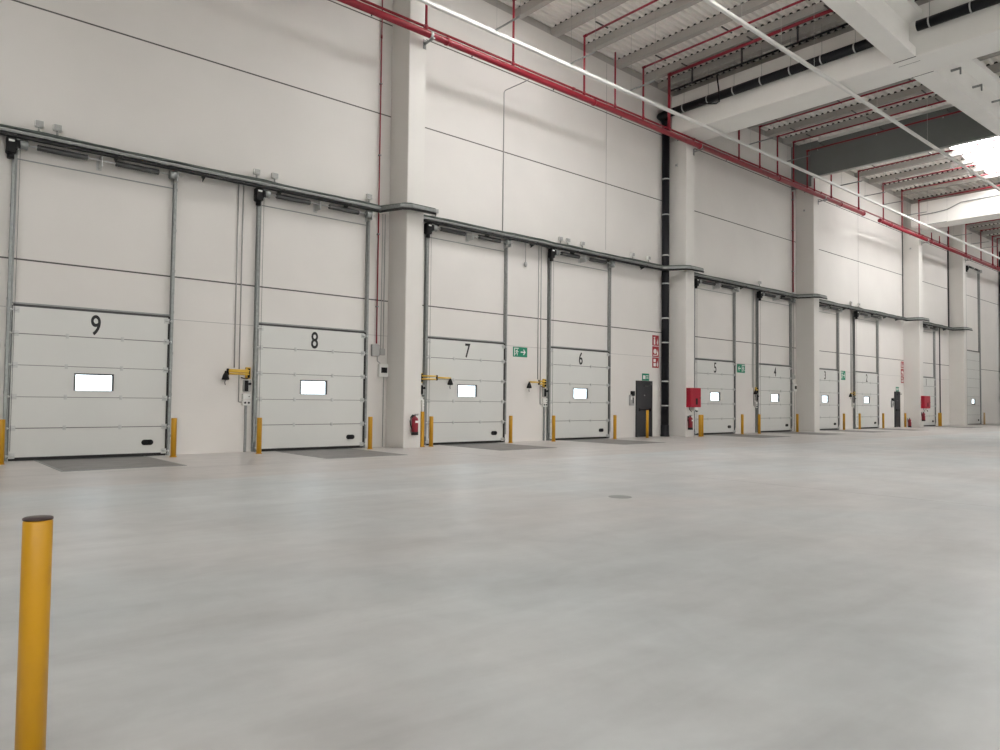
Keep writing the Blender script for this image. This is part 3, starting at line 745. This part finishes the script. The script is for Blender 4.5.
# ------------------------------------------------------------------ extinguishers and hose cabinets
def extinguisher(x, y, z, lab):
    t = thing('fire_extinguisher', lab, 'fire extinguisher', (x, y, z), 'red fire extinguishers'); t.scale = (1.22, 1.22, 1.05)
    cpart('ex1', 'cylinder_body', 'red', t, lambda mb: mb.lathe([(.066, .06), (.075, .08), (.075, .38), (.064, .43), (.03, .46), (.022, .48)], (0, -.09, 0), 20))
    cpart('ex2', 'base_ring', 'rubber', t, lambda mb: mb.lathe([(.078, 0), (.078, .075), (.07, .08)], (0, -.09, 0), 20))
    cpart('ex3', 'valve', 'black', t, lambda mb: (mb.cyl((0, -.09, .47), (0, -.09, .51), .018, n=10), mb.box(-.01, .09, -.10, -.08, .52, .535), mb.box(-.01, .08, -.10, -.08, .495, .505)))
    cpart('ex4', 'hose', 'rubber', t, lambda mb: mb.tube([(-.01, -.09, .50), (-.07, -.10, .51), (-.125, -.11, .45), (-.14, -.11, .36), (-.12, -.11, .24), (-.085, -.11, .15)], .012, 8))
    cpart('ex5', 'label', 'white', t, lambda mb: mb.prism([(0, 0), (.07, 0), (.07, .055), (0, .055)], -.006, 0), (-.035, -.161, .31))
    cpart('ex6', 'wall_bracket', 'steel_dark', t, lambda mb: mb.box(-.03, .03, -.02, 0, .30, .50))
extinguisher(11.06, -CD, .36, 'red fire extinguisher hung on the column between doors 8 and 7')
extinguisher(23.72, -CD, .28, 'red fire extinguisher hung on the column below the near hose cabinet')
extinguisher(46.72, -.42, .005, 'red fire extinguisher standing on the floor beside the second personnel door')
extinguisher(47.52, -CD - .004, .38, 'red fire extinguisher below the far hose cabinet')
def cabinet(x0, x1, y, lab):
    t = thing('hose_cabinet', lab, 'hose cabinet', ((x0 + x1) / 2, y, 1.14), 'red hose cabinets')
    w = (x1 - x0) / 2
    MB().box(-w, w, -.19, 0, 0, .74, .008).build('cabinet_body', 'cab', t)
    MB().box(-w + .02, w - .02, -.205, -.19, .02, .72, .006).build('cabinet_door', 'cab', t)
    MB().box(-.02, .10, -.215, -.205, .10, .34, .004).build('viewing_slot', 'rubber', t)
    MB().cyl((w - .09, -.205, .36), (w - .09, -.23, .36), .02, n=10).build('latch', 'black', t)
    MB().box(-.02, .22, -.16, -.04, -.13, 0, .01).build('valve_box', 'white', t)
    MB().tube([(.05, -.10, -.05), (.04, -.16, -.13), (.12, -.16, -.17), (.2, -.14, -.14)], .022, 8).build('nozzle', 'black', t)
    MB().tube([(-.2, -.06, 0), (-.2, -.06, -.10), (-.1, -.08, -.18)], .014, 8).build('hose_tail', 'rubber', t)
cabinet(23.60, 24.30, -CD, 'red hose cabinet on the column left of door 5')
cabinet(47.45, 48.40, -CD, 'red hose cabinet on the column left of door 1')

# ------------------------------------------------------------------ black drain pipes
def downpipe(x, y, ztop, lab, horiz=None):
    t = thing('drain_pipe', lab, 'drain pipe', (x, y, 0))
    r = .145
    MB().cyl((0, 0, .0), (0, 0, ztop), r, n=24).build('pipe', 'pvc', t)
    MB().lathe([(r + .03, 0), (r + .03, .05), (r + .012, .06), (r + .012, .42), (r, .44)], n=24).build('foot_collar', 'pvc', t)
    for z in (1.16, 2.1, 3.6, 4.55, 5.9, 7.0, 8.6, 10.0):
        if z > ztop: continue
        c = MB(); c.lathe([(r + .012, 0), (r + .012, .05), (r, .05)], (0, 0, z), 24); c.box(-.20, .17, .0, .03, z + .01, z + .04); c.build('pipe_clamp', 'steel_light', t)
    return t
t = downpipe(23.24, -.185, 12.15, 'tall black rainwater pipe down the wall beside the red fire signs')
MB().tube([(0, 0, 12.05), (0, 0, 12.25), (-.14, -.02, 12.38), (-.38, -.06, 12.4), (-.44, -.3, 12.4), (-.44, -.83, 12.4)], .15, 20).build('elbow', 'pvc', t)
downpipe(66.35, -.2, 13.4, 'black rainwater pipe at the far right end of the wall')
def gutter(y0, y1, lab, bracket=False):
    t = thing('rainwater_pipe', lab, 'drain pipe', (22.80, y1, 12.4), None)
    MB().cyl((0, 0, 0), (0, y0 - y1, 0), .15, n=24).build('pipe', 'pvc', t)
    L = y1 - y0; n = max(1, int(L / 1.05))
    for k in range(n):
        yy = -.35 - k * 1.05
        c = MB(); c.lathe([(.160, 0), (.160, .04)], (0, yy, 0), 24, 'y'); c.build('pipe_clamp', 'steel_light', t)
        MB().cyl((0, yy + .02, .15), (0, yy + .02, 1.16), .006, n=6).build('hanger_rod', 'steel', t)
    if bracket:
        MB().tube([(-.42, -2.0, .575), (-.30, -2.0, .1), (-.26, -2.0, -.34), (-.24, -1.85, -.36), (-.12, -1.05, -.10)], .026, 8).build('branch_loop', 'pvc', t)
    return t
gutter(-8.55, -1.0, 'black rainwater pipe along the near side of the main beam, wall side of the girder', True)
gutter(-16.0, -9.4, 'black rainwater pipe along the main beam, at the top right past the girder')
t = thing('cable_pipe', 'thin black pipe just above the big rainwater pipe along the main beam', 'pipe', (22.35, -1.0, 13.02))
MB().cyl((0, 0, 0), (0, -7.5, 0), .035, n=10).build('pipe', 'pvc', t)
for yy in (-1, -3, -5, -7): MB().box(-.03, .03, yy - .02, yy + .02, 0, zroof(22.4) - 13.02).build('hanger', 'steel_dark', t)

# ------------------------------------------------------------------ red fire mains and sprinkler pipes
PY = -1.2
def main_pipe(x0, x1, lab):
    t = thing('fire_main', lab, 'pipe', (x0, PY, 11.28))
    L = x1 - x0
    MB().cyl((0, 0, 0), (L, 0, 0), .094, n=24).build('pipe', 'red', t)
    for xx in (0, L): MB().cyl((xx - .05, 0, 0), (xx + .05, 0, 0), .108, n=24).build('end_cap', 'red', t)
    k = 0
    xs = [c for c in COLS if x0 < c < x1]
    for c in xs:
        b = MB(); b.box(c - x0 + .18, c - x0 + .24, -.16, .30, -.16, -.115); b.box(c - x0 + .16, c - x0 + .26, .29, .30, -.28, -.02); b.build('wall_bracket', 'steel', t)
        MB().tube([(c - x0 + .17, 0, 0), (c - x0 + .25, 0, 0)], .104, 20).build('pipe_clamp', 'steel_light', t)
    xx = 1.5
    while xx < L - .5:
        MB().tube([(xx - .045, 0, 0), (xx + .045, 0, 0)], .110, 20).build('coupling', 'red', t); xx += 6.1
    xx = .9
    while xx < L - .4:
        MB().lathe([(.018, -.02), (.024, -.05), (.008, -.06)], (xx, 0, -.09), 8).build('drain_plug', 'steel_dark', t); xx += 3.3
main_pipe(-8.0, 38.85, 'thick red fire main running high along the wall from the left')
main_pipe(40.95, 72.0, 'thick red fire main starting again over door 2 towards the far end')
t = thing('sprinkler_feed', 'thin red pipe running just above the thick red fire main', 'pipe', (-8, -1.03, 11.56))
MB().cyl((0, 0, 0), (80, 0, 0), .035, n=12).build('pipe', 'red', t)
for xx in (19.2, 25.1, 31.9, 42.5, 55.6, 63.2): MB().tube([(xx - .05, 0, 0), (xx + .05, 0, 0)], .05, 12).build('coupling', 'red', t)
# vertical risers with their branch pipes under the purlins
def sprinkler(x, ztop, length, r, lab, branch=True):
    t = thing('sprinkler_pipe', lab, 'sprinkler pipe', (x, PY, 11.38), 'red sprinkler risers with branches')
    h = ztop - 11.38
    MB().cyl((0, 0, 0), (0, 0, h), r, n=12).build('riser', 'red', t)
    MB().tube([(0, 0, .02), (0, 0, .12)], r + .018, 12).build('base_joint', 'red', t)
    if branch:
        MB().tube([(0, 0, h - .02), (0, 0, h + .02)], r + .012, 12).tube([(0, .03, h), (0, -.10, h)], r + .012, 12).build('elbow', 'red', t)
        MB().cyl((0, -.05, h), (0, -length, h), r, n=12).build('branch_pipe', 'red', t)
        y = -.5
        while y > -length:
            cpart('sph', 'sprinkler_head', 'steel_light', t, lambda mb: mb.lathe([(.012, 0), (.012, -.04), (.03, -.05), (.03, -.055)], n=8), (0, y, h - r))
            cpart('sphang', 'pipe_hanger', 'steel_dark', t, lambda mb: mb.box(-.30, .30, -.02, .02, .03, .06), (0, y - .25, h + .04))
            y -= 2.6
    return t
RIS = [(11.1, 13.5, 7.0, .035, 'beside the column between doors 8 and 7'), (14.28, 13.40, 7, .035, 'first right of the near column, over door 7'), (17.42, 13.36, 7, .035, 'second right of the near column, over the gap left of door 6'),
       (18.98, 13.33, 0, .03, 'third right of the near column, over door 6, with no long branch'), (20.52, 13.28, 7, .035, 'fourth right of the near column, over the right of door 6'), (22.05, 13.48, 7, .055, 'thickest one, just left of the black drainpipe'),
       (26.85, 12.9, 8, .035, 'first past the main beam, over door 5'), (28.5, 13.2, 8, .035, 'second past the main beam, over door 5'), (30.0, 13.15, 8, .035, 'third past the main beam, over door 4'),
       (31.45, 13.25, 8, .035, 'fourth past the main beam, over door 4'), (32.75, 13.15, 8, .035, 'directly before the dark smoke curtain'),
       (33.45, 12.0, 0, .03, 'short one at the foot of the smoke curtain'), (35.2, 13.2, 0.6, .035, 'first past the smoke curtain'), (38.3, 13.4, 7.5, .035, 'second past the smoke curtain, near the end of the first main'),
       (41.4, 13.38, 7.5, .035, 'third past the smoke curtain, at the start of the second main'), (44.0, 13.5, 7.5, .035, 'fourth past the smoke curtain'), (46.55, 13.45, 7.5, .035, 'directly before the bright main beam'),
       (48.55, 11.85, 0, .03, 'short one under the bright main beam, left of its twin'), (49.9, 11.85, 0, .03, 'short one under the bright main beam, right of its twin'), (51.5, 13.4, 5, .035, 'first past the bright main beam'),
       (54.8, 13.4, 5, .035, 'second past the bright main beam, by the last column'), (57.9, 13.5, 5, .035, 'third past the bright main beam'), (60.5, 13.5, 5, .05, 'fourth past the bright main beam, left of the last one'), (61.6, 13.5, 5, .035, 'last one at the right edge')]
for x, zt, L, r, w_ in RIS:
    sprinkler(x, zt, max(L, .3), r, 'red sprinkler riser, ' + w_, L > 0)
# thin red drop pipes on the wall
t = thing('dry_riser', 'thin red vertical pipe on the wall right of door 8', 'pipe', (10.41, -.05, 2.83))
MB().cyl((0, 0, 0), (0, 0, 11.0), .018, n=10).build('pipe', 'red', t)
MB().tube([(0, 0, 8.5), (0, 0, 8.6)], .026, 10).build('coupling', 'red', t)
for z in (1.0, 3.0, 5.2, 7.2): MB().box(-.03, .03, -.03, .045, z, z + .03).build('pipe_clip', 'steel', t)
t = thing('dry_riser', 'thin red vertical pipe on the wall left of the column between doors 4 and 3', 'pipe', (33.6, -.06, 6.72))
MB().cyl((0, 0, 0), (0, 0, 4.92), .035, n=10).build('pipe', 'red', t)
for z in (1.0, 3.0, 4.5): MB().box(-.05, .05, -.04, .055, z, z + .03).build('pipe_clip', 'steel', t)
# conduits
def conduit(pts, r, mat, lab):
    o = MB().tube(pts, r, 8).build('conduit', mat); return tag(o, lab, 'conduit')
conduit([(14.96, -.02, 6.66), (14.96, -.02, 11.14), (14.98, -.06, 11.2), (15.04, -.95, 11.22), (15.04, -1.09, 11.23)], .016, 'grey', 'thin grey conduit rising from the tray over door 7 to the red main')
conduit([(47.22, -.03, 6.6), (47.22, -.03, 13.0)], .03, 'steel_dark', 'dark conduit up the corner beside the column right of door 2')
conduit([(55.06, -.05, 6.6), (55.06, -.05, 13.2)], .045, 'steel_dark', 'dark conduit up the corner beside the last column')
conduit([(53.3, -.05, .0), (53.3, -.05, 6.44)], .035, 'steel_dark', 'dark conduit dropping to the bollards right of door 1')
def bay(x, lab):
    t = thing('wall_sensor', lab, 'sensor', (x, 0, 5.75), 'sensors hung below the trays')
    cpart('sen1', 'drop_rod', 'grey', t, lambda mb: mb.cyl((0, -.06, .06), (0, -.06, .70), .010, n=8))
    cpart('sen2', 'sensor_body', 'grey', t, lambda mb: (mb.lathe([(.04, .06), (.06, 0), (.045, -.08), (.01, -.10)], (0, -.06, 0), 14), mb.box(-.02, .02, -.06, 0, -.01, .03)))
bay(15.93, 'small grey sensor hanging below the tray between doors 7 and 6')

# ------------------------------------------------------------------ white cable trunking
def trunk(x0, x1, y, z, w, lab):
    t = thing('cable_trunking', lab, 'trunking', (x0, y, z), 'white trunking runs'); L = x1 - x0
    MB().box(0, L, -w / 2, w / 2, -w / 2, w / 2, .012).build('trunking', 'trunk', t)
    return t
t = trunk(-6, 70, -2.15, 11.5, .10, 'white trunking running along the wall just in front of the red risers')
for x in [3.9, 6.85, 9.8, 12.77, 15.75, 18.6, 26.0, 29.0, 34.05, 36.65, 38.9, 42.0, 45.0, 49.2, 52.4, 54.3, 58.6]:
    MB().box(x + 6 - .02, x + 6 + .02, -1.0, .08, .055, .09).build('support_arm', 'steel', t)
    MB().cyl((x + 6, -1.02, .08), (x + 6, -1.02, zroof(x) - 11.5), .003, n=6).build('hanger_wire', 'steel', t)
    MB().cyl((x + 6, -.05, .05), (x + 6, -.05, zroof(x) - 11.5), .003, n=6).build('hanger_wire', 'steel', t)
t = trunk(2, 66, -7.0, 11.5, .10, 'white trunking hanging further into the hall, crossing under the main beam')
for x in (6, 10, 14.2, 17.3, 19.4, 21.4, 26, 30.7, 36, 40, 44.7, 50, 54, 58):
    MB().cyl((x - 2, 0, .05), (x - 2, 0, zroof(x) - 11.5), .004, n=6).build('hanger_wire', 'trunk', t)
# cable drooping along the bright beam
o = MB().tube([(46.86, -1.0, 12.62), (46.86, -2.0, 12.64), (46.86, -2.6, 12.70), (46.86, -3.3, 12.98), (46.86, -4.6, 13.0), (46.86, -8.4, 13.02)], .03, 8).build('beam_cable', 'steel')
tag(o, 'grey cable running along the side of the bright main beam', 'cable')
# small dark fixing marks on the columns
for c, z, lab in ((23.85, 10.6, 'small anchor plate high on the column beside the black drainpipe'), (34.25, 10.7, 'small anchor plate high on the column between doors 4 and 3'), (47.6, 10.8, 'small anchor plate high on the column right of door 2')):
    t = thing('anchor_plate', lab, 'anchor plate', (c - CW / 2, -.45, z))
    MB().box(-.02, 0, -.06, .06, -.06, .06, .004).build('plate', 'steel_light', t); MB().cyl((-.045, 0, 0), (-.015, 0, 0), .02, n=8).build('bolt', 'steel_dark', t)
# access cover in the floor

t = thing('floor_cover', 'small dark cover set flush in the open concrete floor', 'floor cover', (7.82, -10.78, 0))
MB().lathe([(.16, 0), (.16, .003), (.15, .004)], n=28).build('cover_rim', 'steel', t); MB().lathe([(.145, 0), (.145, .0035)], n=28).build('cover_plate', 'plate', t)
# ------------------------------------------------------------------ outside, light, camera
gr = MB(); gr.box(-60, 140, .4, 120, -1.3, -1.2).build('ground_outside', nmat('yard_concrete', (.6, .6, .58), .8))
tag(bpy.data.objects['ground_outside'], 'pale yard outside behind the dock doors', 'yard', kind='structure')
w = bpy.data.worlds.new('sky'); SC.world = w; w.use_nodes = True
bg = w.node_tree.nodes['Background']; bg.inputs[0].default_value = (.84, .92, 1.0, 1); bg.inputs[1].default_value = 4.0

cam = bpy.data.cameras.new('camera'); co = bpy.data.objects.new('camera', cam); COL.objects.link(co)
F_PX = 725.958; cam.sensor_width = 36; cam.lens = F_PX * 36 / 1000; cam.clip_end = 400
yaw, pit, rol = (math.radians(a) for a in (49.1434827, 2.03822905, 0.65134909))
F = Vector((math.cos(yaw) * math.cos(pit), math.sin(yaw) * math.cos(pit), math.sin(pit)))
R = Vector((math.sin(yaw), -math.cos(yaw), 0)); U = R.cross(F)
R2 = R * math.cos(rol) + U * math.sin(rol); U2 = U * math.cos(rol) - R * math.sin(rol)
mw = Matrix((R2, U2, -F)).transposed().to_4x4(); mw.translation = (0, CAM_Y, CAM_H)
co.matrix_world = mw
SC.camera = co
SC.view_settings.view_transform = 'Standard'; SC.view_settings.look = 'None'; SC.view_settings.gamma = 1; SC.view_settings.use_curve_mapping = False
SC.view_settings.exposure = 0.0
SC.cycles.max_bounces = 10; SC.cycles.diffuse_bounces = 6; SC.cycles.use_denoising = True
SC.cycles.sample_clamp_indirect = 8
